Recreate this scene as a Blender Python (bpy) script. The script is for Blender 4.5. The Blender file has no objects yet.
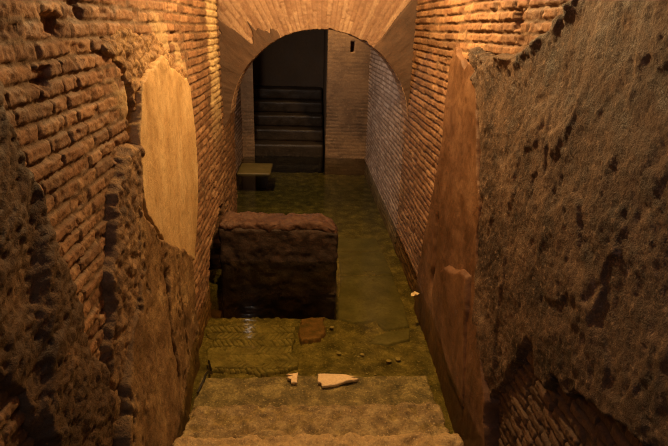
import bpy, math, random
import numpy as np
from mathutils import Matrix, Vector, noise as mnoise

random.seed(7)
S = bpy.context.scene
COL = S.collection
f32 = np.float32

# ----------------------------------------------------------------- numeric helpers
def hsh(ix, iy, seed=0):
    a = (np.asarray(ix).astype(np.int64) * 374761393 + np.asarray(iy).astype(np.int64) * 668265263 + seed * 1442695041) & 0xFFFFFFFF
    a = ((a ^ (a >> 13)) * 1274126177) & 0xFFFFFFFF
    a = ((a ^ (a >> 16)) * 2246822519) & 0xFFFFFFFF
    a = a ^ (a >> 15)
    return (a & 0xFFFFFF) / float(0xFFFFFF)

def vn(x, y, seed=0):
    xi = np.floor(x); yi = np.floor(y)
    fx = x - xi; fy = y - yi
    fx = fx * fx * fx * (fx * (fx * 6 - 15) + 10); fy = fy * fy * fy * (fy * (fy * 6 - 15) + 10)
    xi = xi.astype(np.int64); yi = yi.astype(np.int64)
    a = hsh(xi, yi, seed); b = hsh(xi + 1, yi, seed); c = hsh(xi, yi + 1, seed); d = hsh(xi + 1, yi + 1, seed)
    return (a + (b - a) * fx) * (1 - fy) + (c + (d - c) * fx) * fy

def fbm(x, y, octv=4, seed=0, gain=.5):
    s = 0; a = 1.; t = 0
    for i in range(octv):
        s = s + a * (vn(x * 2 ** i + 17.3 * i, y * 2 ** i + 9.1 * i, seed + i) * 2 - 1); t += a; a *= gain
    return s / t                                   # about -1..1

def ridge(x, y, octv=4, seed=0):
    s = 0; a = 1.; t = 0
    for i in range(octv):
        s = s + a * (1 - abs(vn(x * 2 ** i + 5.7 * i, y * 2 ** i + 3.3 * i, seed + i) * 2 - 1)); t += a; a *= .5
    return s / t

def worley(x, y, seed=0):
    xi = np.floor(x).astype(np.int64); yi = np.floor(y).astype(np.int64)
    best = np.full(np.shape(x), 9.)
    for dx in (-1, 0, 1):
        for dy in (-1, 0, 1):
            px = xi + dx + hsh(xi + dx, yi + dy, seed); py = yi + dy + hsh(xi + dx, yi + dy, seed + 77)
            best = np.minimum(best, np.hypot(px - x, py - y))
    return best

def sst(a, b, x):
    t = np.clip((x - a) / (b - a), 0, 1)
    return t * t * (3 - 2 * t)

def poly_sd(poly, x, y):
    """signed distance, positive inside"""
    P = np.array(poly, float); n = len(P)
    d = np.full(np.shape(x), 1e9); inside = np.zeros(np.shape(x), bool)
    for i in range(n):
        a = P[i]; b = P[(i + 1) % n]; e = b - a
        t = np.clip(((x - a[0]) * e[0] + (y - a[1]) * e[1]) / (e @ e + 1e-12), 0, 1)
        d = np.minimum(d, np.hypot(x - a[0] - t * e[0], y - a[1] - t * e[1]))
        c = (a[1] > y) != (b[1] > y)
        inside ^= c & (x < (b[0] - a[0]) * (y - a[1]) / (b[1] - a[1] + 1e-12) + a[0])
    return np.where(inside, d, -d)

def brick(u, v, seed, L=.15, c=.052, hj=.0065, vj=.0035, depth=.015, wear=.5, wob=.008):
    """relief of weathered coursed brick: height (0 = face), mask, random id"""
    vv = v + wob * fbm(u * 1.3, v * 1.3, 2, seed + 5) + .003 * fbm(u * 9, v * 9, 2, seed + 6)
    row = np.floor(vv / c); fv = vv / c - row
    uu = u / L + hsh(row, row * 0 + 3, seed) * 9
    k = np.floor(uu)
    jit = lambda kk: kk + .55 * (hsh(kk, row, seed + 1) - .5)
    k = np.where(uu < jit(k), k - 1, k); k = np.where(uu >= jit(k + 1), k + 1, k)
    du = np.minimum(uu - jit(k), jit(k + 1) - uu) * L
    dv = np.minimum(fv, 1 - fv) * c
    bid = hsh(k, row, seed + 2); b2 = hsh(k, row, seed + 3)
    er = .0055 * fbm(u * 34, v * 34, 4, seed + 9, .65)
    fill = sst(.05, .45, fbm(u * 3.4, v * 4.2, 4, seed + 15))
    d = np.minimum(du - vj, dv - hj) + er
    m = sst(-.0015, .0035, d)
    rnd = 1 - sst(0, .010, d)
    h = -depth * (1 - m) * (1.05 - .8 * fill) - .0012 * rnd * m + (bid - .5) * .007 * m * wear * 2
    h += m * (.007 * wear * fbm(u * 20, v * 20, 4, seed + 11) + .004 * fbm(u * 70, v * 70, 2, seed + 12))
    h -= m * .02 * wear * sst(.35, .8, fbm(u * 9 + 4, v * 13, 3, seed + 13))        # spalled patches
    h += (1 - m) * .005 * fbm(u * 30, v * 30, 3, seed + 14)
    return h, m, b2

# ----------------------------------------------------------------- mesh helpers
def link(name, me, mat=None, parent=None):
    o = bpy.data.objects.new(name, me)
    COL.objects.link(o)
    if mat: me.materials.append(mat)
    if parent is not None:
        o.parent = parent
    return o

def grid_mesh(name, X, Y, Z, keep=None, flip=False, attrs=None, closed_u=False):
    nu, nv = X.shape
    idx = np.arange(nu * nv).reshape(nu, nv)
    a = idx[:-1, :-1]; b = idx[1:, :-1]; c = idx[1:, 1:]; d = idx[:-1, 1:]
    q = np.stack([a, d, c, b] if flip else [a, b, c, d], -1).reshape(-1, 4)
    co = np.stack([X, Y, Z], -1).reshape(-1, 3).astype(f32)
    if keep is not None:
        kk = keep.reshape(-1)
        q = q[kk[q].any(axis=1)]
    used = np.unique(q)
    remap = np.full(nu * nv, -1); remap[used] = np.arange(len(used))
    q = remap[q]; co = co[used]
    me = bpy.data.meshes.new(name)
    me.vertices.add(len(co)); me.vertices.foreach_set('co', co.ravel())
    me.loops.add(q.size); me.loops.foreach_set('vertex_index', q.ravel().astype(np.int32))
    me.polygons.add(len(q)); me.polygons.foreach_set('loop_start', np.arange(0, q.size, 4, dtype=np.int32))
    me.update(calc_edges=True)
    me.polygons.foreach_set('use_smooth', np.ones(len(q), bool))
    for k, arr in (attrs or {}).items():
        at = me.attributes.new(k, 'FLOAT', 'POINT')
        at.data.foreach_set('value', arr.reshape(-1)[used].astype(f32))
    me.validate()
    return me

def rock_box(name, lo, hi, res=.02, rad=.02, amp=.012, scale=9., seed=0, mat=None, parent=None, top_amp=0., fn=None, loc=(0, 0, 0)):
    """a closed, rounded, worn block of masonry"""
    lo = np.array(lo, float); hi = np.array(hi, float)
    n = np.maximum(2, np.round((hi - lo) / res).astype(int))
    vid = {}; V = []; Q = []
    def vert(i, j, k):
        key = (i, j, k)
        if key not in vid:
            vid[key] = len(V); V.append(lo + (hi - lo) * np.array([i / n[0], j / n[1], k / n[2]]))
        return vid[key]
    for ax in range(3):
        p, r = [(1, 2), (2, 0), (0, 1)][ax]
        for side in (0, n[ax]):
            for i in range(n[p]):
                for j in range(n[r]):
                    def g(a, b):
                        t = [0, 0, 0]; t[ax] = side; t[p] = a; t[r] = b; return vert(*t)
                    f = [g(i, j), g(i + 1, j), g(i + 1, j + 1), g(i, j + 1)]
                    Q.append(f if side else f[::-1])
    V = np.array(V)
    inner = np.clip(V, lo + rad, hi - rad)
    d = V - inner; ln = np.linalg.norm(d, axis=1, keepdims=True)
    N = d / np.maximum(ln, 1e-9)
    P = inner + N * np.minimum(ln, rad)
    out = np.empty_like(P)
    off = Vector((seed * 3.17, seed * 1.7, seed * 5.3))
    for i, (pt, nn) in enumerate(zip(P, N)):
        v = Vector(pt)
        w = mnoise.fractal(v * scale + off, .7, 2.1, 4) * amp
        w2 = mnoise.noise(v * scale * .45 + off) * top_amp * max(0, nn[2])
        out[i] = pt + nn * w + np.array([0, 0, w2])
    if fn is not None: out = fn(out)
    me = bpy.data.meshes.new(name)
    me.from_pydata(out.tolist(), [], Q); me.update()
    me.polygons.foreach_set('use_smooth', np.ones(len(Q), bool))
    o = link(name, me, mat, parent); o.location = loc
    return o

def tag(o, label, cat, group=None, kind=None):
    o['label'] = label; o['category'] = cat
    if group: o['group'] = group
    o['kind'] = kind or 'thing'
    return o

def struct(o, label=None):
    o['kind'] = 'structure'
    if label: o['label'] = label
    return o

def empty(name, loc=(0, 0, 0)):
    o = bpy.data.objects.new(name, None); o.empty_display_size = .1
    o.location = loc; COL.objects.link(o); return o

# ----------------------------------------------------------------- materials
class NT:
    def __init__(s, name):
        s.m = bpy.data.materials.new(name); s.m.use_nodes = True
        s.t = s.m.node_tree; s.t.nodes.clear()
        s.out = s.n('ShaderNodeOutputMaterial')
    def n(s, typ, **kw):
        x = s.t.nodes.new(typ)
        for k, v in kw.items(): setattr(x, k, v)
        return x
    def l(s, a, b): s.t.links.new(a, b)
    def attr(s, name):
        return s.n('ShaderNodeAttribute', attribute_name=name).outputs['Fac']
    def noise(s, scale, detail=4, rough=.6, vec=None):
        x = s.n('ShaderNodeTexNoise'); x.inputs['Scale'].default_value = scale
        x.inputs['Detail'].default_value = detail; x.inputs['Roughness'].default_value = rough
        s.l(vec or s.co(), x.inputs['Vector']); return x.outputs['Fac']
    def co(s):
        if not hasattr(s, '_co'): s._co = s.n('ShaderNodeNewGeometry').outputs['Position']
        return s._co
    def stretch(s, sx, sy, sz):
        m = s.n('ShaderNodeMapping'); m.inputs['Scale'].default_value = (sx, sy, sz)
        s.l(s.co(), m.inputs['Vector']); return m.outputs['Vector']
    def ramp(s, fac, stops):
        r = s.n('ShaderNodeValToRGB'); e = r.color_ramp.elements
        while len(e) < len(stops): e.new(.5)
        for x, (p, c) in zip(e, stops): x.position = p; x.color = (*c, 1)
        s.l(fac, r.inputs['Fac']); return r.outputs['Color']
    def mix(s, fac, a, b, mode='MIX'):
        m = s.n('ShaderNodeMix', data_type='RGBA', blend_type=mode)
        for v, i in ((fac, 0), (a, 6), (b, 7)):
            if isinstance(v, (int, float)): m.inputs[i].default_value = v
            elif isinstance(v, tuple): m.inputs[i].default_value = (*v, 1)
            else: s.l(v, m.inputs[i])
        return m.outputs[2]
    def maprange(s, v, a, b, c, d):
        m = s.n('ShaderNodeMapRange')
        for i, x in enumerate((a, b, c, d)): m.inputs[i + 1].default_value = x
        s.l(v, m.inputs[0]); return m.outputs[0]
    def bump(s, h, dist, strength=1., normal=None):
        b = s.n('ShaderNodeBump'); b.inputs['Distance'].default_value = dist; b.inputs['Strength'].default_value = strength
        s.l(h, b.inputs['Height'])
        if normal: s.l(normal, b.inputs['Normal'])
        return b.outputs['Normal']
    def finish(s, col, rough, normal=None, spec=.35):
        p = s.n('ShaderNodeBsdfPrincipled')
        s.l(col, p.inputs['Base Color'])
        if isinstance(rough, (int, float)): p.inputs['Roughness'].default_value = rough
        else: s.l(rough, p.inputs['Roughness'])
        p.inputs['Specular IOR Level'].default_value = spec
        if normal: s.l(normal, p.inputs['Normal'])
        s.l(p.outputs[0], s.out.inputs['Surface'])
        return s.m

def brick_mat(name, stops, mortar, lighten=(.62, .47, .24), dirt=(.10, .06, .035)):
    t = NT(name)
    c = t.ramp(t.attr('bid'), stops)
    c = t.mix(t.maprange(t.noise(45, 5), .3, .7, 0, .45), c, (.20, .105, .055))
    c = t.mix(t.attr('brick'), mortar, c)
    c = t.mix(t.maprange(t.noise(3.2, 6, .65), .45, .72, 0, .75), c, dirt)
    c = t.mix(t.maprange(t.noise(26, 3), .55, .75, 0, .4), c, (.50, .34, .18))
    c = t.mix(t.attr('lighten'), c, lighten)
    c = t.mix(t.attr('darken'), c, (.035, .026, .02))
    nb = t.bump(t.noise(130, 5, .65), .004, .9)
    return t.finish(c, t.maprange(t.noise(8, 3), .3, .7, .5, .9), nb, .3)

def rock_mat(name, stops, scale=6., detail_col=(.1, .06, .035), fine=.5, rough=(.5, .9), bump=.006, bscale=90., streak=None, spec=.35, hollow=None, speck=None):
    t = NT(name)
    c = t.ramp(t.noise(scale, 7, .65), stops)
    if streak:
        sc, col, amt = streak
        c = t.mix(t.maprange(t.noise(sc, 5, .6, t.stretch(1, 1, .16)), .42, .70, 0, amt), c, col)
    c = t.mix(t.maprange(t.noise(scale * 6, 5, .7), .50, .72, 0, fine), c, detail_col)
    if speck: c = t.mix(t.maprange(t.noise(scale * 8, 4, .7), .57, .70, 0, .75), c, speck)
    if hollow: c = t.mix(t.attr('darken'), c, hollow)  # pits, gouges and joints coloured darker
    nb = t.bump(t.noise(bscale, 6, .7), bump, 1.)
    return t.finish(c, t.maprange(t.noise(scale * 2, 3), .3, .7, *rough), nb, spec)

BR = [(0, (.15, .075, .038)), (.35, (.26, .132, .064)), (.7, (.34, .182, .092)), (1, (.44, .26, .135))]
M_brick = brick_mat('old_brick', BR, (.15, .09, .048))
M_far = brick_mat('far_brick', [(0, (.28, .19, .14)), (.5, (.42, .30, .23)), (1, (.54, .41, .32))], (.13, .085, .055), dirt=(.16, .105, .075))
M_back = brick_mat('back_brick', [(0, (.22, .13, .065)), (1, (.36, .22, .11))], (.22, .14, .07))
M_arch = brick_mat('arch_brick', [(0, (.30, .18, .115)), (.5, (.41, .27, .18)), (1, (.52, .37, .25))], (.25, .15, .09), dirt=(.20, .12, .08))
M_pale = rock_mat('pale_plaster', [(.25, (.38, .24, .10)), (.5, (.56, .38, .175)), (.75, (.70, .52, .27))], 5., (.30, .18, .08), .5, (.45, .75), .003, 110, (11., (.36, .21, .085), .5))
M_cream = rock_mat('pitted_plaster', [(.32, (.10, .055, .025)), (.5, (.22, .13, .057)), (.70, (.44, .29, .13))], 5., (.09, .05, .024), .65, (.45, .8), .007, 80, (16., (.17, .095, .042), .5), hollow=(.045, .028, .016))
M_core = rock_mat('mortar_core', [(.3, (.06, .036, .02)), (.5, (.20, .118, .06)), (.72, (.38, .25, .125))], 14., (.07, .04, .025), .6, (.5, .9), .008, 70)
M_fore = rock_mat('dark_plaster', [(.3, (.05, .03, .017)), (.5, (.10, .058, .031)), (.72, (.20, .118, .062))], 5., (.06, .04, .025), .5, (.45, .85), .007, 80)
M_strip = rock_mat('brown_plaster', [(.3, (.08, .038, .018)), (.5, (.15, .074, .035)), (.72, (.27, .148, .072))], 4., (.14, .07, .035), .35, (.4, .7), .003, 110, (18., (.19, .10, .05), .35))
M_rough = rock_mat('rough_plaster', [(.34, (.024, .015, .010)), (.47, (.082, .049, .029)), (.58, (.145, .09, .054)), (.74, (.27, .187, .12))], 5.0, (.045, .028, .019), .8, (.42, .85), .010, 95, hollow=(.03, .02, .014), speck=(.34, .235, .15))
M_archpl = rock_mat('arch_plaster', [(.3, (.07, .042, .028)), (.55, (.11, .066, .044)), (.75, (.17, .105, .068))], 7., (.13, .08, .05), .4, (.6, .9), .003, 100)
M_block = rock_mat('wet_masonry', [(.3, (.018, .011, .0075)), (.5, (.042, .025, .016)), (.72, (.095, .056, .036))], 9., (.06, .035, .02), .5, (.35, .8), .008, 70)
M_cap = rock_mat('worn_brick_capping', [(.25, (.06, .028, .018)), (.5, (.115, .058, .035)), (.75, (.20, .115, .07))], 16., (.12, .06, .04), .5, (.35, .8), .008, 70)
M_floor = rock_mat('silty_floor', [(.28, (.07, .062, .024)), (.44, (.17, .15, .06)), (.58, (.31, .27, .11)), (.72, (.55, .47, .21))], 8., (.05, .045, .018), .75, (.6, .95), .008, 60, speck=(.62, .54, .26))
M_slabg = rock_mat('green_slab', [(.28, (.12, .115, .05)), (.5, (.20, .19, .09)), (.75, (.32, .30, .15))], 6., (.10, .09, .04), .6, (.5, .8), .003, 80)
M_red = rock_mat('red_tile', [(.35, (.13, .10, .04)), (.5, (.26, .15, .07)), (.7, (.40, .24, .12))], 14., (.10, .07, .03), .8, (.5, .8), .004, 80)
M_step = rock_mat('step_stone', [(.3, (.12, .08, .032)), (.5, (.30, .21, .085)), (.72, (.55, .42, .19))], 13., (.08, .055, .022), .7, (.35, .75), .009, 65, speck=(.74, .58, .28))
M_stepb = rock_mat('worn_step_stone', [(.25, (.34, .22, .09)), (.5, (.52, .36, .16)), (.75, (.66, .49, .25))], 12., (.16, .10, .04), .7, (.35, .7), .009, 65, speck=(.88, .70, .38))
M_reflect = rock_mat('pale_reflection', [(.3, (.74, .54, .28)), (.7, (.92, .72, .42))], 16., (.55, .36, .16), .4, (.3, .6), .003, 90, (60., (.6, .4, .2), .4))
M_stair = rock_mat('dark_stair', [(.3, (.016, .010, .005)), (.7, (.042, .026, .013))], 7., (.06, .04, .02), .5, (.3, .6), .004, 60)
M_dark = rock_mat('dark_render', [(.3, (.09, .06, .036)), (.7, (.14, .093, .056))], 3., (.06, .04, .03), .3, (.6, .9), .003, 60)
M_olive = rock_mat('olive_slab', [(.3, (.15, .10, .02)), (.7, (.23, .155, .036))], 6., (.2, .15, .04), .3, (.4, .7), .003, 60)
M_chip = rock_mat('pale_chip', [(.3, (.40, .34, .17)), (.7, (.62, .54, .30))], 30., (.25, .2, .1), .4, (.5, .8), .002, 90)
M_herr = rock_mat('herringbone_brick', [(.28, (.16, .14, .055)), (.5, (.32, .28, .12)), (.72, (.52, .46, .21))], 9., (.09, .08, .03), .5, (.6, .9), .005, 60, hollow=(.05, .045, .018))
M_silt = rock_mat('silted_stone', [(.3, (.07, .056, .022)), (.5, (.20, .155, .064)), (.72, (.50, .40, .18))], 11., (.05, .04, .016), .75, (.5, .85), .009, 60, speck=(.66, .54, .26))
M_patch = rock_mat('ochre_mortar', [(.3, (.16, .09, .04)), (.5, (.34, .20, .09)), (.72, (.52, .35, .16))], 13., (.12, .07, .03), .6, (.5, .9), .008, 70)
M_leaf = rock_mat('dry_leaf', [(.3, (.75, .56, .25)), (.7, (.92, .76, .42))], 60., (.5, .35, .15), .2, (.35, .5), .001, 300)
def plain(name, c, r, metal=0, emit=0, ecol=None):
    t = NT(name); p = t.n('ShaderNodeBsdfPrincipled')
    p.inputs['Base Color'].default_value = (*c, 1); p.inputs['Roughness'].default_value = r; p.inputs['Metallic'].default_value = metal
    if emit: p.inputs['Emission Color'].default_value = (*ecol, 1); p.inputs['Emission Strength'].default_value = emit
    t.l(p.outputs[0], t.out.inputs['Surface']); return t.m
M_cable = plain('black_rubber', (.012, .011, .010), .45)

def water_mat():
    t = NT('murky_water')
    tr = t.n('ShaderNodeBsdfTransparent'); tr.inputs['Color'].default_value = (.97, .97, .90, 1)
    va = t.n('ShaderNodeVolumeAbsorption'); va.inputs['Color'].default_value = (.74, .70, .40, 1); va.inputs['Density'].default_value = 3.0
    t.l(va.outputs[0], t.out.inputs['Volume'])
    gl = t.n('ShaderNodeBsdfGlossy'); gl.inputs['Roughness'].default_value = .09
    fr = t.n('ShaderNodeFresnel'); fr.inputs['IOR'].default_value = 1.33
    nb = t.bump(t.noise(9., 3, .5, t.stretch(.45, 1, 1)), .006, .5)
    t.l(nb, gl.inputs['Normal']); t.l(nb, fr.inputs['Normal'])
    mx = t.n('ShaderNodeMixShader')
    t.l(fr.outputs[0], mx.inputs[0]); t.l(tr.outputs[0], mx.inputs[1]); t.l(gl.outputs[0], mx.inputs[2])
    t.l(mx.outputs[0], t.out.inputs['Surface']); return t.m
M_water = water_mat()

# ----------------------------------------------------------------- setting: walls
XL, XR, XREC, YARCH, YB, ZC = -.72, .945, -.925, 4.75, 7.85, 3.6

def yspace(y0, y1, k):                               # spacing grows with distance from the entrance
    n = int(math.log(y1 / y0) / k)
    return y0 * np.exp(np.linspace(0, math.log(y1 / y0), n))
def zspace(z0, zf, z1, d):
    return np.concatenate([np.arange(z0, zf, d), np.linspace(zf, z1, 30)])

def side_wall(name, X0, sgn, y0, y1, k, dz, seed, mat, extra=None, wear=.6, **kw):
    u = yspace(y0, y1, k); v = np.concatenate([np.linspace(-.82, -.3, 16)[:-1], zspace(-.30, 2.2, ZC, dz)])
    U, V = np.meshgrid(u, v, indexing='ij')
    h, m, b = brick(U, V, seed, wear=wear, **kw)
    h = h + .012 * fbm(U * 1.6, V * 1.6, 3, seed + 20)
    at = {'brick': m, 'bid': b, 'lighten': np.zeros_like(h), 'darken': np.zeros_like(h)}
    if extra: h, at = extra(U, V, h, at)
    me = grid_mesh(name, X0 + sgn * h, U, V, flip=(sgn < 0), attrs=at)
    return struct(link(name, me, mat))

def left_extra(U, V, h, at):
    # keyed hole where the low wall runs into the side wall
    sd = poly_sd([(3.66, -.5), (3.68, .05), (3.80, .27), (4.05, .30), (4.30, .40), (4.42, .38), (4.46, -.5)], U, V) + .02 * fbm(U * 12, V * 12, 3, 3)
    h = h - .17 * sst(-.01, .05, sd)
    hole = sst(-.01, .03, sd)
    # deep cleft beside the pale plaster
    sd = poly_sd([(2.17, 1.64), (2.34, 1.63), (2.32, 1.42), (2.26, 1.37), (2.16, 1.40)], U, V) + .015 * fbm(U * 14, V * 14, 3, 4)
    h = h - .12 * sst(-.005, .03, sd)
    at['darken'] = np.maximum(.9 * sst(-.005, .02, sd), .85 * hole)  # shade inside the keyed hole and cleft put into the colour
    at['darken'] = np.maximum(at['darken'], .6 * sst(1.5, 1.25, U + .1 * fbm(U * 6, V * 6, 3, 41)) * sst(1.2, .8, V))  # low bricks nearest the viewer coloured darker
    # pale coat next to the arch, also brightens the lamplit strip in colour
    w = sst(4.12, 4.22, U + .03 * fbm(U * 9, V * 9, 3, 8)) * (1 - sst(4.60, 4.68, U)) * sst(.85, 1.5, V)
    at['lighten'] = np.clip(w * (.78 + .5 * fbm(U * 16, V * 16, 4, 9)), 0, 1)
    h = h + .004 * w
    # missing bricks
    for (cy, cz, ry, rz) in ((1.62, 1.86, .05, .03), (1.80, 1.93, .05, .05), (2.05, 1.78, .06, .03), (1.52, 1.72, .05, .03), (3.1, 1.8, .06, .03)):
        h = h - .025 * sst(1.1, .7, np.maximum(abs(U - cy) / ry, abs(V - cz) / rz) + .5 * fbm(U * 26, V * 26, 4, 5))
    # mortar smeared round the top of the pale plaster
    s = sst(.16, .05, abs(poly_sd([(2.16, 1.66), (2.46, 1.76), (2.70, 1.80), (3.0, 1.72), (3.2, 1.62), (3.2, 1.3), (2.4, 1.3)], U, V))) * sst(.0, .4, fbm(U * 7, V * 7, 3, 31) + .2)
    h = h * (1 - .5 * s) + s * (.006 + .012 * fbm(U * 22, V * 22, 4, 32))
    at['lighten'] = np.maximum(at['lighten'], .45 * s)
    return h, at

def right_extra(U, V, h, at):
    at['darken'] = .65 * sst(2.3, 1.9, U + .12 * fbm(U * 6, V * 6, 4, 42)) * sst(.95, .7, V + .1 * fbm(U * 5, V * 5, 3, 43))  # low near bricks coloured darker, with uneven edges
    for (cy, cz, ry, rz) in ((3.9, 1.62, .035, .11), (2.45, 1.93, .05, .04), (6.2, 1.25, .05, .05)):
        h = h - .035 * sst(1.1, .7, np.maximum(abs(U - cy) / ry, abs(V - cz) / rz) + .5 * fbm(U * 26, V * 26, 4, 5))
    return h, at

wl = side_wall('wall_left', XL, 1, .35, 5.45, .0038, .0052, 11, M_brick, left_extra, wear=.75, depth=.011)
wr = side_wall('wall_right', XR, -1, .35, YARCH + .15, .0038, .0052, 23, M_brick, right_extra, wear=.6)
wfr = side_wall('wall_far_right', XR, -1, YARCH + .15, YB + .1, .0024, .008, 29, M_far, None, wear=.45, depth=.016)
wfl = side_wall('wall_far_left', XREC, 1, 5.40, YB + .1, .003, .01, 37, M_far, None, wear=.45)

def cross_wall(name, x0, x1, Y, d, seed, mat, holes=(), z0=-.32, z1=ZC, wear=.35):
    u = np.arange(x0, x1 + d, d); v = zspace(z0, 2.2, z1, d)
    U, V = np.meshgrid(u, v, indexing='ij')
    h, m, b = brick(U + 20, V, seed, wear=wear, depth=.006, hj=.004)
    pl = .8 * sst(.35, .8, .5 + .5 * fbm(U * 3, V * 2.2, 4, seed + 50) + .55 * sst(.75, 1.0, V))
    h = h * (1 - .85 * pl) + .004 * pl; m = np.maximum(m, pl); b = b * (1 - pl) + pl * (.55 + .3 * fbm(U * 9, V * 9, 4, seed + 51))
    for (a0, a1, b0, b1) in holes:
        sd = np.minimum(np.minimum(U - a0, a1 - U), np.minimum(V - b0, b1 - V))
        h = h - .16 * sst(0, .015, sd)
    at = {'brick': m, 'bid': b, 'lighten': np.zeros_like(h)}
    return struct(link(name, grid_mesh(name, U, Y - h, V, attrs=at), mat))
# end of the thick left wall (jamb), back wall either side of the stair opening
cross_wall('wall_back_left', XREC - .03, -.755, YB, .011, 41, M_back)
cross_wall('wall_back_right', .325, XR + .03, YB, .011, 43, M_back, holes=[(.655, .715, 1.56, 1.71)])

def plain_wall(name, pts, mat, amp=.01, n=(24, 40), seed=1, axis=1):
    """flat rendered wall given by origin, two edge vectors"""
    o, e1, e2 = [np.array(p, float) for p in pts]
    U, V = np.meshgrid(np.linspace(0, 1, n[0]), np.linspace(0, 1, n[1]), indexing='ij')
    nrm = np.cross(e1, e2); nrm /= np.linalg.norm(nrm)
    k = amp * fbm(U * np.linalg.norm(e1) * 3, V * np.linalg.norm(e2) * 3, 4, seed)
    P = [o[i] + e1[i] * U + e2[i] * V + nrm[i] * k for i in range(3)]
    return struct(link(name, grid_mesh(name, *P), mat))
plain_wall('wall_jamb', [(XL - .005, 5.44, -.32), (XREC - XL - .02, 0, 0), (0, 0, ZC + .32)], M_back, .006)
plain_wall('wall_stair_left', [(-.945, YB - .01, -.32), (0, 1.75, 0), (0, 0, ZC + .32)], M_dark, .008, seed=3)
plain_wall('wall_stair_right', [(.327, YB + 1.74, -.32), (0, -1.75, 0), (0, 0, ZC + .32)], M_dark, .008, seed=4)
plain_wall('wall_stair_end', [(.34, YB + 1.70, -.32), (-1.30, 0, 0), (0, 0, ZC + .32)], M_dark, .008, seed=5)
plain_wall('ceiling', [(-1.1, .3, ZC), (2.2, 0, 0), (0, 9.4, 0)], M_dark, .02, seed=6)

# ----------------------------------------------------------------- plaster left on the side walls (parts of their walls)
def shell(name, wall, X0, sgn, poly, tfn, mat, label, d=.009, edge=.02, warp=.02, wf=9., seed=0, back=-.045):
    P = np.array(poly); m = .04
    u = np.arange(P[:, 0].min() - m, P[:, 0].max() + m, d); v = np.arange(P[:, 1].min() - m, P[:, 1].max() + m, d)
    U, V = np.meshgrid(u, v, indexing='ij')
    sd = poly_sd(poly, U, V) + warp * fbm(U * wf, V * wf, 4, seed, .6)
    t = tfn(U, V, sd)
    k = sst(0, 1, sd / edge)
    h = back + (t - back) * k
    so = tfn.hollow if hasattr(tfn, 'hollow') else np.zeros_like(h)
    me = grid_mesh(name, X0 + sgn * h, U, V, keep=sd > 0, flip=(sgn < 0), attrs={'darken': so})
    o = link(name, me, mat, wall); o['label'] = label
    return o

def lumps(U, V, a, s, seed): return a * fbm(U * s, V * s, 5, seed, .55)

# left wall
FORE = [(.30, 2.3), (.9, 2.2), (1.20, 1.90), (1.29, 1.80), (1.33, 1.74), (1.32, 1.68), (1.36, 1.60), (1.40, 1.50), (1.41, 1.39), (1.43, 1.27), (1.53, 1.11), (1.56, .93),
        (1.60, .70), (1.62, .45), (1.60, .1), (1.55, -.3), (1.22, -.3), (1.22, .5), (1.13, .82), (1.09, .95), (1.04, 1.05), (.95, 1.10), (.80, 1.10), (.30, .9)]
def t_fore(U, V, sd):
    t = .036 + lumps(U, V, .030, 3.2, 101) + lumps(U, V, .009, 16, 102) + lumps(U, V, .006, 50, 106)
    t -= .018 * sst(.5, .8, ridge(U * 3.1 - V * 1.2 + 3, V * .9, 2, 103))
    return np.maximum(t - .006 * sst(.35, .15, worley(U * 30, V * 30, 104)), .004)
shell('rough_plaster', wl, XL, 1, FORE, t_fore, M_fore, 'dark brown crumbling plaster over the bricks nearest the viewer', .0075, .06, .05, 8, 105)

CORE = [(2.05, 1.43), (2.30, 1.40), (2.24, 1.2), (2.19, 1.05), (2.12, .9), (2.05, .6), (1.85, .2), (1.75, -.3), (1.50, -.3), (1.52, .3), (1.60, .7), (1.74, 1.1), (1.90, 1.33)]
def t_core(U, V, sd):
    w = worley(U * 17 + fbm(U * 8, V * 8, 2, 9), V * 17, 111)
    return .030 + .018 * (0.7 - w) + lumps(U, V, .014, 9, 112) + lumps(U, V, .008, 40, 113)
shell('mortar_core', wl, XL, 1, CORE, t_core, M_core, 'rough strip of rubble and mortar beside the pale plaster', .0065, .06, .06, 9, 114)

LOWER = [(2.09, 1.20), (2.16, 1.12), (2.30, .98), (2.50, .84), (2.80, .68), (3.0, .55), (3.01, .37), (2.99, .0), (2.98, -.32), (1.2, -.32), (1.35, .15), (1.55, .42), (1.66, .58), (1.80, .73), (1.95, .82), (2.03, 1.0)]
def t_lower(U, V, sd):
    t = .042 + .07 * sst(2.9, 2.0, U) * sst(.9, .0, V) + lumps(U, V, .016, 4, 121) + lumps(U, V, .006, 22, 122)
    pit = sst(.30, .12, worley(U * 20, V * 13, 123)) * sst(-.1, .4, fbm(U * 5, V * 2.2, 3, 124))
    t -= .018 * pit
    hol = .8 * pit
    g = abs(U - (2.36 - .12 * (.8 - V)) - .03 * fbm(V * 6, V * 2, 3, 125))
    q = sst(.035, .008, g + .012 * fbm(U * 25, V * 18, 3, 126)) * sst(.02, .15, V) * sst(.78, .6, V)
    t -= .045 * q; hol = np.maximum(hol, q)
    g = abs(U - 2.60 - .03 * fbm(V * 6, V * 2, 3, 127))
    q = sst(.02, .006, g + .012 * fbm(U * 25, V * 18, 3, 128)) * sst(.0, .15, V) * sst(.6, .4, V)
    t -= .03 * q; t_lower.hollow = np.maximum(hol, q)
    return t
shell('pitted_plaster', wl, XL, 1, LOWER, t_lower, M_cream, 'cream plaster pitted with dark hollows below the smooth slab', .0065, .03, .018, 9, 129)

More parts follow.
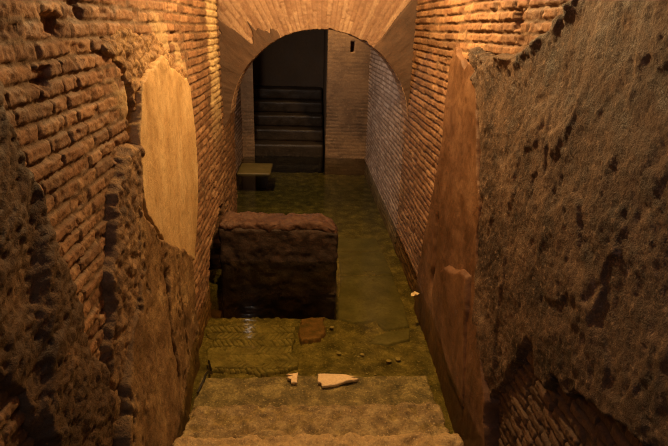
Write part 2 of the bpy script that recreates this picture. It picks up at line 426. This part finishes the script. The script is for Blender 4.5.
PATCH = [(1.93, 1.80), (2.20, 1.86), (2.60, 1.84), (2.88, 1.75), (3.27, 1.58), (3.30, 1.44), (3.1, 1.45), (2.7, 1.52), (2.40, 1.52), (2.27, 1.46), (2.24, 1.56), (2.16, 1.66), (2.02, 1.73)]
def t_patch(U, V, sd):
    return .016 + .022 * (.6 - worley(U * 22 + fbm(U * 9, V * 9, 2, 9), V * 26, 181)) + lumps(U, V, .014, 11, 182) + lumps(U, V, .007, 44, 183)
shell('mortar_patch', wl, XL, 1, PATCH, t_patch, M_patch, 'knobbly ochre mortar smeared over the bricks above the pale slab', .0065, .025, .06, 9, 184)

SLAB = [(2.26, 1.60), (2.31, 1.65), (2.46, 1.69), (2.57, 1.71), (2.67, 1.73), (2.79, 1.70), (2.95, 1.64), (3.18, 1.58), (3.28, 1.52), (3.31, 1.31), (3.32, 1.05), (3.28, .8),
        (3.17, .57), (3.05, .46), (2.90, .54), (2.52, .76), (2.33, .91), (2.21, 1.04), (2.17, 1.14), (2.17, 1.25), (2.20, 1.41)]
def t_slab(U, V, sd):
    t = .036 + .0016 * fbm(U * 24, V * 4, 4, 131) + .0015 * fbm(U * 60, V * 60, 3, 132) + .006 * fbm(U * 2.5, V * 2.5, 2, 134)
    return t + .016 * fbm(U * 12, V * 12, 4, 135) * sst(1.56, 1.70, V)
shell('smooth_plaster', wl, XL, 1, SLAB, t_slab, M_pale, 'smooth pale yellow plaster slab with broken upper edge', .0065, .018, .022, 11, 133)

# right wall
STRIP = [(3.30, 1.80), (3.42, 1.70), (3.40, 1.46), (3.40, 1.20), (3.48, .90), (3.60, .52), (3.70, .16), (3.74, -.32), (1.8, -.32), (2.0, .2), (2.35, .56), (2.46, .8), (2.52, 1.05), (2.68, 1.33), (2.78, 1.53), (2.88, 1.76), (3.05, 1.70)]
def t_strip(U, V, sd):
    t = .032 + .03 * sst(3.3, 2.3, U) * sst(.9, .1, V) + .002 * fbm(U * 20, V * 3, 4, 141) + .002 * fbm(U * 40, V * 30, 3, 145) + lumps(U, V, .008, 5, 142)
    t += .02 * sst(.10, .03, abs(V - (1.80 - .0 * U)) ) * fbm(U * 18, V * 18, 3, 143)
    t -= .035 * sst(.05, .02, abs(U - 3.28 + .02 * fbm(V * 9, V * 3, 2, 3)) + .0) * sst(.1, .2, V) * sst(.75, .6, V)
    return t
shell('smooth_plaster', wr, XR, -1, STRIP, t_strip, M_strip, 'narrow band of smooth reddish brown plaster between brickwork and rough coat', .0075, .02, .018, 9, 144)

RSLAB = [(3.02, .48), (2.90, .56), (2.76, .60), (2.60, .68), (2.45, .70), (2.39, .55), (2.30, .28), (2.22, .05), (2.18, -.1), (2.6, -.1), (2.93, .04), (3.02, .28)]
shell('plaster_slab', wr, XR, -1, RSLAB, lambda U, V, sd: .072 + .002 * fbm(U * 24, V * 3, 3, 151) + lumps(U, V, .006, 6, 152), M_strip,
      'upright slab of brown plaster low on the wall by the water', .0075, .07, .010, 14, 153)

ROUGH = [(2.97, 1.83), (2.85, 1.79), (2.67, 1.785), (2.47, 1.80), (2.31, 1.81), (2.17, 1.86), (2.04, 1.92), (1.95, 1.97), (1.88, 2.05), (1.75, 2.3), (1.3, 2.5), (.35, 2.5), (.35, .80), (.98, .88),
         (1.10, .83), (1.23, .78), (1.36, .77), (1.42, .70), (1.50, .70), (1.55, .60), (1.67, .60), (1.72, .70), (1.82, .55), (1.98, .25), (2.1, -.32), (2.42, -.32), (2.36, .3), (2.40, .60), (2.47, .84), (2.52, 1.09), (2.66, 1.36), (2.78, 1.55), (2.92, 1.73)]
def t_rough(U, V, sd):
    t = .040 + lumps(U, V, .020, 2.2, 161) + lumps(U * 1.3 + V * .3, V * .8, .007, 11, 162) + .010 * sst(-.06, .06, fbm(U * 4.5 + .5 * V, V * 2.6, 4, 169)) + lumps(U * 1.2, V * .9, .0045, 36, 163) + lumps(U, V, .004, 90, 168)
    q = sst(.26, .10, worley(U * 15 + .4 * fbm(U * 6, V * 6, 2, 7), V * 7, 164)) * sst(.12, .5, fbm(U * 2.2, V * 2.2, 2, 165))
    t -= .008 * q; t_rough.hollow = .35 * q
    rim = sst(.14, .02, sd) * sst(1.5, 1.7, V)
    t += rim * (.012 + .03 * fbm(U * 16, V * 16, 3, 166))
    return np.maximum(t, .006)
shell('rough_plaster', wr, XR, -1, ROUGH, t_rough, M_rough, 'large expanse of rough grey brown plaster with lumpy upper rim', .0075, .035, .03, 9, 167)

# foot of the right wall, continued beyond the plaster band
# ----------------------------------------------------------------- brick arch
CX, CZ, R0, DEP = .145, 1.065, .80, .30
arch = empty('brick_arch', (CX, YARCH, CZ))
tag(arch, 'round brick arch spanning the flooded passage between both walls', 'arch')
def r0(a):
    return R0 + np.where(a < 0, .17, .09) * sst(math.pi / 2 - .12, math.pi / 2 + .34, abs(a))
def arch_mesh():
    na = 460
    a = np.linspace(-math.pi / 2 - .36, math.pi / 2 + .36, na)   # from vertical, + towards the right
    sx, cz = np.sin(a), np.cos(a)
    xl, xr, zt = XL - .03 - CX, XR + .03 - CX, ZC - CZ
    with np.errstate(divide='ignore'):
        Rm = np.minimum(np.where(sx > 0, xr / np.maximum(sx, 1e-6), xl / np.minimum(sx, -1e-6)), np.where(cz > 0, zt / np.maximum(cz, 1e-6), 1e9))
    RI = r0(a)
    Rm = np.maximum(Rm, RI + .012)
    s = np.concatenate([np.linspace(0, .5, 110) ** 1.0, np.linspace(.5, 1, 30)[1:]])
    A = np.repeat(a[:, None], len(s), 1); SS = np.repeat(s[None], na, 0)
    R = RI[:, None] + SS * (Rm - RI)[:, None]
    # voussoir relief: bricks on edge radiating from the centre, two header rings
    h, m, b = brick(R, A * .84, 61, L=.46, c=.037, hj=.0026, vj=.002, depth=.0045, wear=.3, wob=.005)
    outer = sst(1.28, 1.32, R)
    h2, m2, b2 = brick(CX + R * np.sin(A) + 9, CZ + R * np.cos(A), 63, wear=.4)
    h = h * (1 - outer) + h2 * outer; m = m * (1 - outer) + m2 * outer; b = np.where(outer > .5, b2, b)
    chip = .02 * sst(.0, .7, fbm(A * 9, A * 3, 4, 66)[:, :1])
    Rr = R + np.where(SS == 0, chip, chip * np.exp(-(R - RI[:, None]) / .03)) * 1.0
    Xf = CX + Rr * np.sin(A); Zf = CZ + Rr * np.cos(A); Yf = YARCH - h
    # soffit
    nd = 30
    t = np.linspace(0, 1, nd)[1:]
    T = np.repeat(t[None], na, 0); A2 = np.repeat(a[:, None], nd - 1, 1)
    hs, ms, bs = brick(T * DEP + 3, A2 * .80, 67, L=.23, c=.037, hj=.003, depth=.006, wear=.4)
    Rs = RI[:, None] - hs + chip * (1 - T)
    Xs = CX + Rs * np.sin(A2); Zs = CZ + Rs * np.cos(A2); Ys = YARCH + T * DEP
    Xb = CX + R[:, ::6] * np.sin(A[:, ::6]); Zb = CZ + R[:, ::6] * np.cos(A[:, ::6]); Yb = np.full_like(Xb, YARCH + DEP + .004)
    X = np.concatenate([Xf[:, ::-1], Xs, Xb], 1); Y = np.concatenate([Yf[:, ::-1], Ys, Yb], 1); Z = np.concatenate([Zf[:, ::-1], Zs, Zb], 1)
    m = np.concatenate([m[:, ::-1], ms, np.ones_like(Xb)], 1); b = np.concatenate([b[:, ::-1], bs, np.full_like(Xb, .4)], 1)
    return grid_mesh('brickwork', X - CX, Y - YARCH, Z - CZ, attrs={'brick': m, 'bid': b, 'lighten': np.zeros_like(m)})
link('brickwork', arch_mesh(), M_arch, arch)

def haunch(side, label, seed):
    """plaster still clinging to one haunch of the arch face"""
    a = np.linspace(math.radians(26), math.pi / 2 + .34, 300) * side
    sx, cz = np.sin(a), np.cos(a)
    Rm = np.where(sx > 0, (XR + .02 - CX) / np.maximum(sx, 1e-6), (XL - .02 - CX) / np.minimum(sx, -1e-6))
    Rm = np.minimum(Rm, 1.7)
    s = np.linspace(0, 1, 130)
    A = np.repeat(a[:, None], 130, 1); SS = np.repeat(s[None], 300, 0)
    RI = r0(a)
    R = RI[:, None] + .004 + SS * (np.maximum(Rm, RI + .02) - RI)[:, None]
    deg = abs(np.degrees(A))
    if side < 0:
        e = deg - 37 - 9 * sst(.9, 1.25, R) + 7 * fbm(A * 22, R * 1.6, 3, seed) + 10 * (sst(.98, .86, R))
        e -= 9 * np.exp(-((deg - 41.5) / 1.6) ** 2) * sst(.84, .9, R)
        e -= 6 * np.exp(-((deg - 56) / 1.0) ** 2) * sst(.86, .9, R) * sst(1.05, .97, R)
    else:
        e = deg - 34 + 2.0 * fbm(A * 20, R * 1.5, 3, seed)
        e -= 12 * np.exp(-((deg - 50) / .9) ** 2) * sst(.86, .9, R) * sst(1.1, .97, R)
        e -= 20 * np.exp(-((deg - 78) / 1.4) ** 2) * sst(.81, .83, R)
    k = sst(-.3, 1.4, e)
    t = .010 + .004 * fbm(A * 20, R * 6, 3, seed + 1)
    h = -.025 + (t + .025) * k
    X = R * np.sin(A); Z = R * np.cos(A)
    me = grid_mesh('plaster_haunch', X, -h, Z, keep=k > .02, flip=(side < 0))
    o = link('plaster_haunch', me, M_archpl, arch); o['label'] = label
haunch(-1, 'smooth brown plaster over the springing beside the pale strip of bricks', 71)
haunch(1, 'smooth brown plaster over the springing beside the coursed brick wall', 75)

# ----------------------------------------------------------------- floor under water
def floor():
    x = np.arange(-1.05, 1.06, .011); y = np.concatenate([np.arange(.3, 1.8, .08), yspace(1.8, 9.6, .0048)])
    U, V = np.meshgrid(x, y, indexing='ij')
    z = -.262 + .014 * fbm(U * 3, V * 3, 4, 81) + .010 * fbm(U * 16, V * 16, 3, 82)
    z += .010 * sst(.34, .12, worley(U * 17, V * 17, 83)) * sst(.0, .3, fbm(U * 2.3, V * 2.3, 2, 84) + .15)
    z -= .02 * sst(2.75, 2.65, V)
    pit = poly_sd([(-1.1, 3.58), (.285, 3.56), (.30, 4.12), (-1.1, 4.12)], U, V) + .012 * fbm(U * 9, V * 9, 3, 86)
    z -= .48 * sst(-.004, .035, pit)
    return struct(link('floor', grid_mesh('floor', U, V, z), M_floor))
floor()

def heightfield(name, poly, z0, hfn, mat, d=.006, warp=.012, wf=12, seed=0, base=-.29):
    P = np.array(poly); u = np.arange(P[:, 0].min() - .03, P[:, 0].max() + .03, d); v = np.arange(P[:, 1].min() - .03, P[:, 1].max() + .03, d)
    U, V = np.meshgrid(u, v, indexing='ij')
    sd = poly_sd(poly, U, V) + warp * fbm(U * wf, V * wf, 3, seed)
    k = sst(0, .012, sd)
    z = base + (z0 + hfn(U, V) - base) * k
    so = 1 - hfn.k if hasattr(hfn, 'k') else np.zeros_like(z)
    return link(name, grid_mesh(name, U, V, z, keep=sd > 0, attrs={'darken': .85 * so}), mat)

def herring(U, V):
    r = V / .085; row = np.floor(r); f = r - row
    s = np.where(row % 2 > 0, 1, -1)
    q = (U + s * f * .05 + .006 * fbm(U * 8, V * 8, 2, 4)) / .036
    e = np.abs(q - np.floor(q) - .5) * 2
    ev = np.abs(f - .5) * 2
    k = sst(1., .72, e) * sst(1., .82, ev)
    wear = sst(-.35, .30, fbm(U * 4, V * 4, 4, 6) + .25)
    herring.k = 1 - (1 - k) * wear
    return .024 * k * wear * (.7 + .5 * hsh(np.floor(q), row, 3)) + .004 * fbm(U * 30, V * 30, 2, 5) - .004
tag(heightfield('herringbone_paving', [(-.69, 3.40), (-.35, 3.43), (-.04, 3.40), (-.05, 3.1), (-.0, 2.9), (-.3, 2.83), (-.62, 2.85), (-.68, 3.1)], -.246, herring, M_herr, .005, .07, 5, 2),
    'patch of worn herringbone brick paving under the water near the pitted plaster', 'paving')
tag(heightfield('clay_tile', [(-.03, 3.54), (.18, 3.55), (.19, 3.40), (.15, 3.24), (-.01, 3.20), (-.03, 3.35)], -.238, lambda U, V: .004 * fbm(U * 20, V * 20, 3, 3), M_red, .006, .035, 12, 4),
    'reddish clay tile lying under the water in front of the low wall', 'tile')
tag(heightfield('paving_slab', [(.36, 5.20), (.80, 5.21), (.82, 4.85), (.345, 4.84)], -.247, lambda U, V: .003 * fbm(U * 9, V * 9, 3, 5), M_slabg, .008, .006, 9, 5),
    'greenish submerged stone slab under the arch, farthest of the row past the low wall', 'paving slab', 'submerged stone slabs')
tag(heightfield('paving_slab', [(.345, 4.825), (.82, 4.83), (.84, 4.32), (.345, 4.31)], -.247, lambda U, V: .003 * fbm(U * 9, V * 9, 3, 6), M_slabg, .008, .006, 9, 6),
    'greenish submerged stone slab beside the end of the low wall, second of the row', 'paving slab', 'submerged stone slabs')
tag(heightfield('paving_slab', [(.338, 4.295), (.84, 4.30), (.84, 3.7), (.83, 3.42), (.62, 3.36), (.57, 3.50), (.40, 3.47), (.27, 3.53)], -.247, lambda U, V: .003 * fbm(U * 9, V * 9, 3, 7), M_slabg, .008, .012, 9, 7),
    'yellow green submerged stone slab with a jagged near edge beside the low wall', 'paving slab', 'submerged stone slabs')
tag(heightfield('paving_slab', [(.62, 3.345), (.83, 3.40), (.80, 3.24), (.62, 3.17), (.47, 3.20), (.55, 3.30)], -.247, lambda U, V: .003 * fbm(U * 9, V * 9, 3, 8), M_slabg, .007, .012, 9, 8),
    'small broken piece of submerged slab beyond the jagged edge of the row', 'paving slab', 'submerged stone slabs')
fs = empty('flat_stone', (-.67, 7.15, -.27)); tag(fs, 'flat olive slab at the waterline by the far stair', 'stone slab')
for nm, lo, hi, mt in (('slab', (-.90, 6.86, -.045), (-.45, 7.44, .012), M_olive), ('pier', (-.86, 7.0, -.27), (-.52, 7.40, -.045), M_dark)):
    o = rock_box(nm, lo, hi, .03, .008, .004, 8, 3, mt); o.parent = fs; o.location = (.67, -7.15, .27)

# ----------------------------------------------------------------- entrance steps
def worn(o_amp, seed, y0, y1):
    def fn(P):
        q = P.copy()
        k = fbm(P[:, 0] * 6, P[:, 1] * 6, 4, seed) * o_amp
        q[:, 2] += np.where(P[:, 2] > -.1, k, 0)
        e = fbm(P[:, 0] * 5 + 3, P[:, 2] * 3, 3, seed + 3) * .012
        q[:, 1] += np.where(P[:, 1] > P[:, 1].max() - .04, e, 0)
        q[:, 1] = np.clip(q[:, 1], y0, y1)
        return q
    return fn
tag(rock_box('stone_step', (-.575, 2.249, -.285), (.735, 2.52, -.020), .010, .014, .008, 16, 11, M_silt, fn=worn(.004, 4, 2.249, 2.6)), 'lowest stone step, silted over and wholly under water', 'step', 'entrance steps')
tag(rock_box('stone_step', (-.575, 1.995, -.285), (.735, 2.247, .004), .008, .008, .016, 17, 13, M_step, fn=worn(.010, 5, 1.993, 2.247)), 'brown stone step awash at the water level with a worn edge', 'step', 'entrance steps')
tag(rock_box('stone_step', (-.60, 1.25, -.285), (.77, 1.99, .040), .009, .02, .020, 17, 15, M_stepb, fn=worn(.012, 6, 1, 1.991)), 'topmost stone step above the water, pale and pitted', 'step', 'entrance steps')

def glint_patch(name, poly, z0, z1, label, seed):  # thin pale plates standing in for bright reflections on the water
    n = len(poly); pts = []
    for i in range(n):                                  # ragged outline
        a = Vector(poly[i]); b = Vector(poly[(i + 1) % n])
        k = max(1, int((b - a).length / .012))
        for j in range(k):
            p = a.lerp(b, j / k)
            pts.append((p.x + .004 * (random.random() - .5), p.y + .004 * (random.random() - .5)))
    n = len(pts)
    c = (sum(p[0] for p in pts) / n, sum(p[1] for p in pts) / n)
    V = [(x, y, z0) for x, y in pts] + [(x, y, z1 - .003) for x, y in pts] + [(c[0] + (x - c[0]) * .96, c[1] + (y - c[1]) * .94, z1 + .002 * math.sin(9 * i)) for i, (x, y) in enumerate(pts)]
    F = [list(range(n))[::-1], list(range(2 * n, 3 * n))]
    for i in range(n):
        j = (i + 1) % n
        F += [[i, j, n + j, n + i], [n + i, n + j, 2 * n + j, 2 * n + i]]
    me = bpy.data.meshes.new(name); me.from_pydata(V, [], F); me.update()
    o = link(name, me, M_reflect); tag(o, label, 'stone fragment', 'pale patches standing for reflections on the water'); return o
glint_patch('reflection_patch', [(.094, 2.508), (.25, 2.500), (.305, 2.475), (.285, 2.468), (.33, 2.455), (.24, 2.432), (.19, 2.405), (.115, 2.395), (.112, 2.425), (.092, 2.432)], -.010, .005,
         'larger pale patch standing for a reflection on the water, tapering to a ragged point', 1)
glint_patch('reflection_patch', [(-.022, 2.518), (-.025, 2.428), (-.060, 2.432), (-.062, 2.458), (-.082, 2.470), (-.078, 2.482), (-.045, 2.490), (-.088, 2.505)], -.010, .005,
         'smaller pale patch standing for a reflection on the water, with ragged left side', 2)

# ----------------------------------------------------------------- low wall across the channel
lw = empty('masonry_block', (-.2, 4.25, -.26))
tag(lw, 'low broken masonry wall standing in the water across the passage', 'low wall')
def sag(P):
    q = P.copy()
    q[:, 2] -= np.where(P[:, 2] > .1, .05 * sst(.12, .30, P[:, 0]) * sst(.1, .35, P[:, 2]), 0)
    return q
body = rock_box('masonry', (-.70, 4.055, -.76), (.292, 4.315, .29), .016, .02, .016, 10, 21, M_block, fn=sag); body.parent = lw; body.location = (.2, -4.25, .26)
cap = rock_box('capping', (-.69, 4.065, .27), (.280, 4.325, .345), .012, .028, .020, 13, 22, M_cap, top_amp=.035, fn=sag); cap.parent = lw; cap.location = (.2, -4.25, .26)

# ----------------------------------------------------------------- far stair
st = empty('stone_staircase', (-.21, YB + .1, -.27)); tag(st, 'dark stone staircase climbing away in the far opening', 'staircase')
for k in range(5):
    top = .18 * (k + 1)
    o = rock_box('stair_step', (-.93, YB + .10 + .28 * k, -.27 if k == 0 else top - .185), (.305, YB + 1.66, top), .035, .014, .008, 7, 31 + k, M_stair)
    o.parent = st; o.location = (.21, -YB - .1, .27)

# ----------------------------------------------------------------- loose things in the water
def tube(name, pts, r, mat, n=8):
    cu = bpy.data.curves.new(name, 'CURVE'); cu.dimensions = '3D'; cu.bevel_depth = r; cu.bevel_resolution = 3; cu.use_fill_caps = True
    sp = cu.splines.new('NURBS'); sp.points.add(len(pts) - 1); sp.order_u = 3; sp.use_endpoint_u = True
    for p, q in zip(sp.points, pts): p.co = (*q, 1)
    tmp = bpy.data.objects.new(name, cu); COL.objects.link(tmp)
    dg = bpy.context.evaluated_depsgraph_get()
    me = bpy.data.meshes.new_from_object(tmp.evaluated_get(dg)); bpy.data.objects.remove(tmp)
    me.materials.clear()
    for p in me.polygons: p.use_smooth = True
    return link(name, me, mat)
tag(tube('cable', [(-.62, 2.96, -.225), (-.602, 2.90, -.215), (-.572, 2.81, -.215), (-.556, 2.70, -.13), (-.546, 2.56, -.008), (-.552, 2.44, -.004), (-.565, 2.36, -.006)], .007, M_cable),
    'thin black cable curving over the flooded floor at the foot of the pitted plaster', 'cable')

def leaf():
    U, V = np.meshgrid(np.linspace(-1, 1, 17), np.linspace(-1, 1, 13), indexing='ij')
    w = .020 * np.sqrt(np.clip(1 - U ** 2, 0, 1)) * (1 + .35 * np.sin(7 * U))
    X = U * .034; Y = V * w; Z = .004 + .020 * (V ** 2) * (1 - U ** 2) + .012 * np.clip(U, 0, 1) ** 2
    me = grid_mesh('dry_leaf', X, Y, Z)
    o = link('dry_leaf', me, M_leaf); o.location = (.848, 3.445, .002); o.rotation_euler = (0, 0, .3)
    so = o.modifiers.new('s', 'SOLIDIFY'); so.thickness = .0015
    tag(o, 'small pale curled leaf floating on the water by the wall', 'leaf')
leaf()

chip0 = None
k = 0
while k < 26:
    x = random.uniform(-.6, .72); y = random.uniform(2.6, 3.5)
    if poly_sd([(-.69, 3.40), (-.04, 3.40), (0, 2.85), (-.62, 2.85)], np.array([x]), np.array([y]))[0] > -.02 and random.random() < .7: continue
    if x > .24 and y > 3.1: continue
    if x < .05 and y > 2.8: continue
    if -.06 < x < .21 and 3.15 < y < 3.6: continue
    if chip0 is None:
        chip0 = rock_box('stone_chip', (-.020, -.014, -.010), (.020, .014, .012), .005, .008, .007, 40, 51, M_chip)
        o = chip0
    else:
        o = chip0.copy(); COL.objects.link(o)
    s = random.uniform(.3, 1.0); o.scale = (s, s * random.uniform(.6, 1.2), s * .45)
    o.location = (x, y, -.248 if y > 2.72 else -.262); o.rotation_euler = (0, 0, random.uniform(0, 6.28))
    tag(o, 'small pale stone chip lying on the silt under the water', 'stone chip', 'stone chips on the flooded floor'); k += 1

# ----------------------------------------------------------------- water
outline = [(-.725, 1.98), (.93, 1.98), (.93, YB + .09), (-.91, YB + .09), (-.91, 5.46), (-.725, 5.46), (-.725, 4.45), (-.885, 4.43), (-.885, 3.68), (-.725, 3.66)]
wm = bpy.data.meshes.new('water'); wm.from_pydata([(x, y, 0) for x, y in outline], [], [list(range(len(outline)))]); wm.update()
w = link('water', wm, M_water)
w['kind'] = 'stuff'; w['label'] = 'still murky green water flooding the passage floor'; w['category'] = 'water'

# ----------------------------------------------------------------- lights
def light(name, typ, loc, energy, col, size=.1, target=None, **kw):
    d = bpy.data.lights.new(name, typ); d.energy = energy; d.color = col
    if typ == 'AREA': d.size = size
    else: d.shadow_soft_size = size
    for k_, v_ in kw.items(): setattr(d, k_, v_)
    o = bpy.data.objects.new(name, d); COL.objects.link(o); o.location = loc
    if target is not None:
        o.rotation_euler = (Vector(target) - Vector(loc)).to_track_quat('-Z', 'Y').to_euler()
    return o
WARM = (1, .60, .24)
light('lamp_over_arch', 'POINT', (.22, 4.25, 2.98), 28, WARM, .05)
light('lamp_overhead', 'POINT', (.26, 3.08, 2.62), 178, WARM, .05)
light('lamp_wall_washer', 'SPOT', (-.42, 4.42, 3.1), 60, (1, .66, .26), .03, (-.74, 4.42, 1.6), spot_size=.5, spot_blend=.4)
light('lamp_far_room', 'SPOT', (-.76, 6.15, 2.0), 80, (1, .77, .60), .06, (.945, 6.79, 1.0), spot_size=math.pi, spot_blend=1.0)
light('lamp_back_room', 'SPOT', (.48, 7.50, 2.6), 75, WARM, .04, (.42, 7.85, 1.7), spot_size=1.15, spot_blend=1.0)
light('daylight_entrance', 'AREA', (-.3, -.3, 2.7), 5, (.80, .85, 1.0), .8, (.9, 1.4, 1.3))

wd = bpy.data.worlds.new('World'); S.world = wd; wd.use_nodes = True
wd.node_tree.nodes['Background'].inputs[0].default_value = (.9, .75, .55, 1)
wd.node_tree.nodes['Background'].inputs[1].default_value = .012

# ----------------------------------------------------------------- camera
F = 520.
dy = Vector(((305 - 334) / F, (28 - 223) / F, 1)).normalized()
nx = -44.; ny = ((305 - 334) * nx + F * F) / -(28 - 223)
up = -Vector((nx / F, ny / F, 1)).normalized()
dx = dy.cross(up)
# rows: world axes expressed in (right, down, forward)
right = Vector((dx[0], dy[0], up[0])); down = Vector((dx[1], dy[1], up[1])); fwd = Vector((dx[2], dy[2], up[2]))
cam = bpy.data.cameras.new('camera'); co = bpy.data.objects.new('camera', cam); COL.objects.link(co)
m = Matrix.Identity(4)
for i in range(3):
    m[i][0] = right[i]; m[i][1] = -down[i]; m[i][2] = -fwd[i]
m.translation = (0, 0, 1.87)
co.matrix_world = m
cam.sensor_width = 36; cam.lens = F / 668 * 36; cam.clip_start = .05
S.camera = co
S.cycles.use_denoising = True
S.cycles.denoising_prefilter = 'NONE'
S.cycles.filter_width = 1.1
S.view_settings.view_transform = 'Standard'; S.view_settings.look = 'None'
S.view_settings.exposure = 0; S.view_settings.gamma = 1
try: S.view_settings.use_curve_mapping = False
except Exception: pass
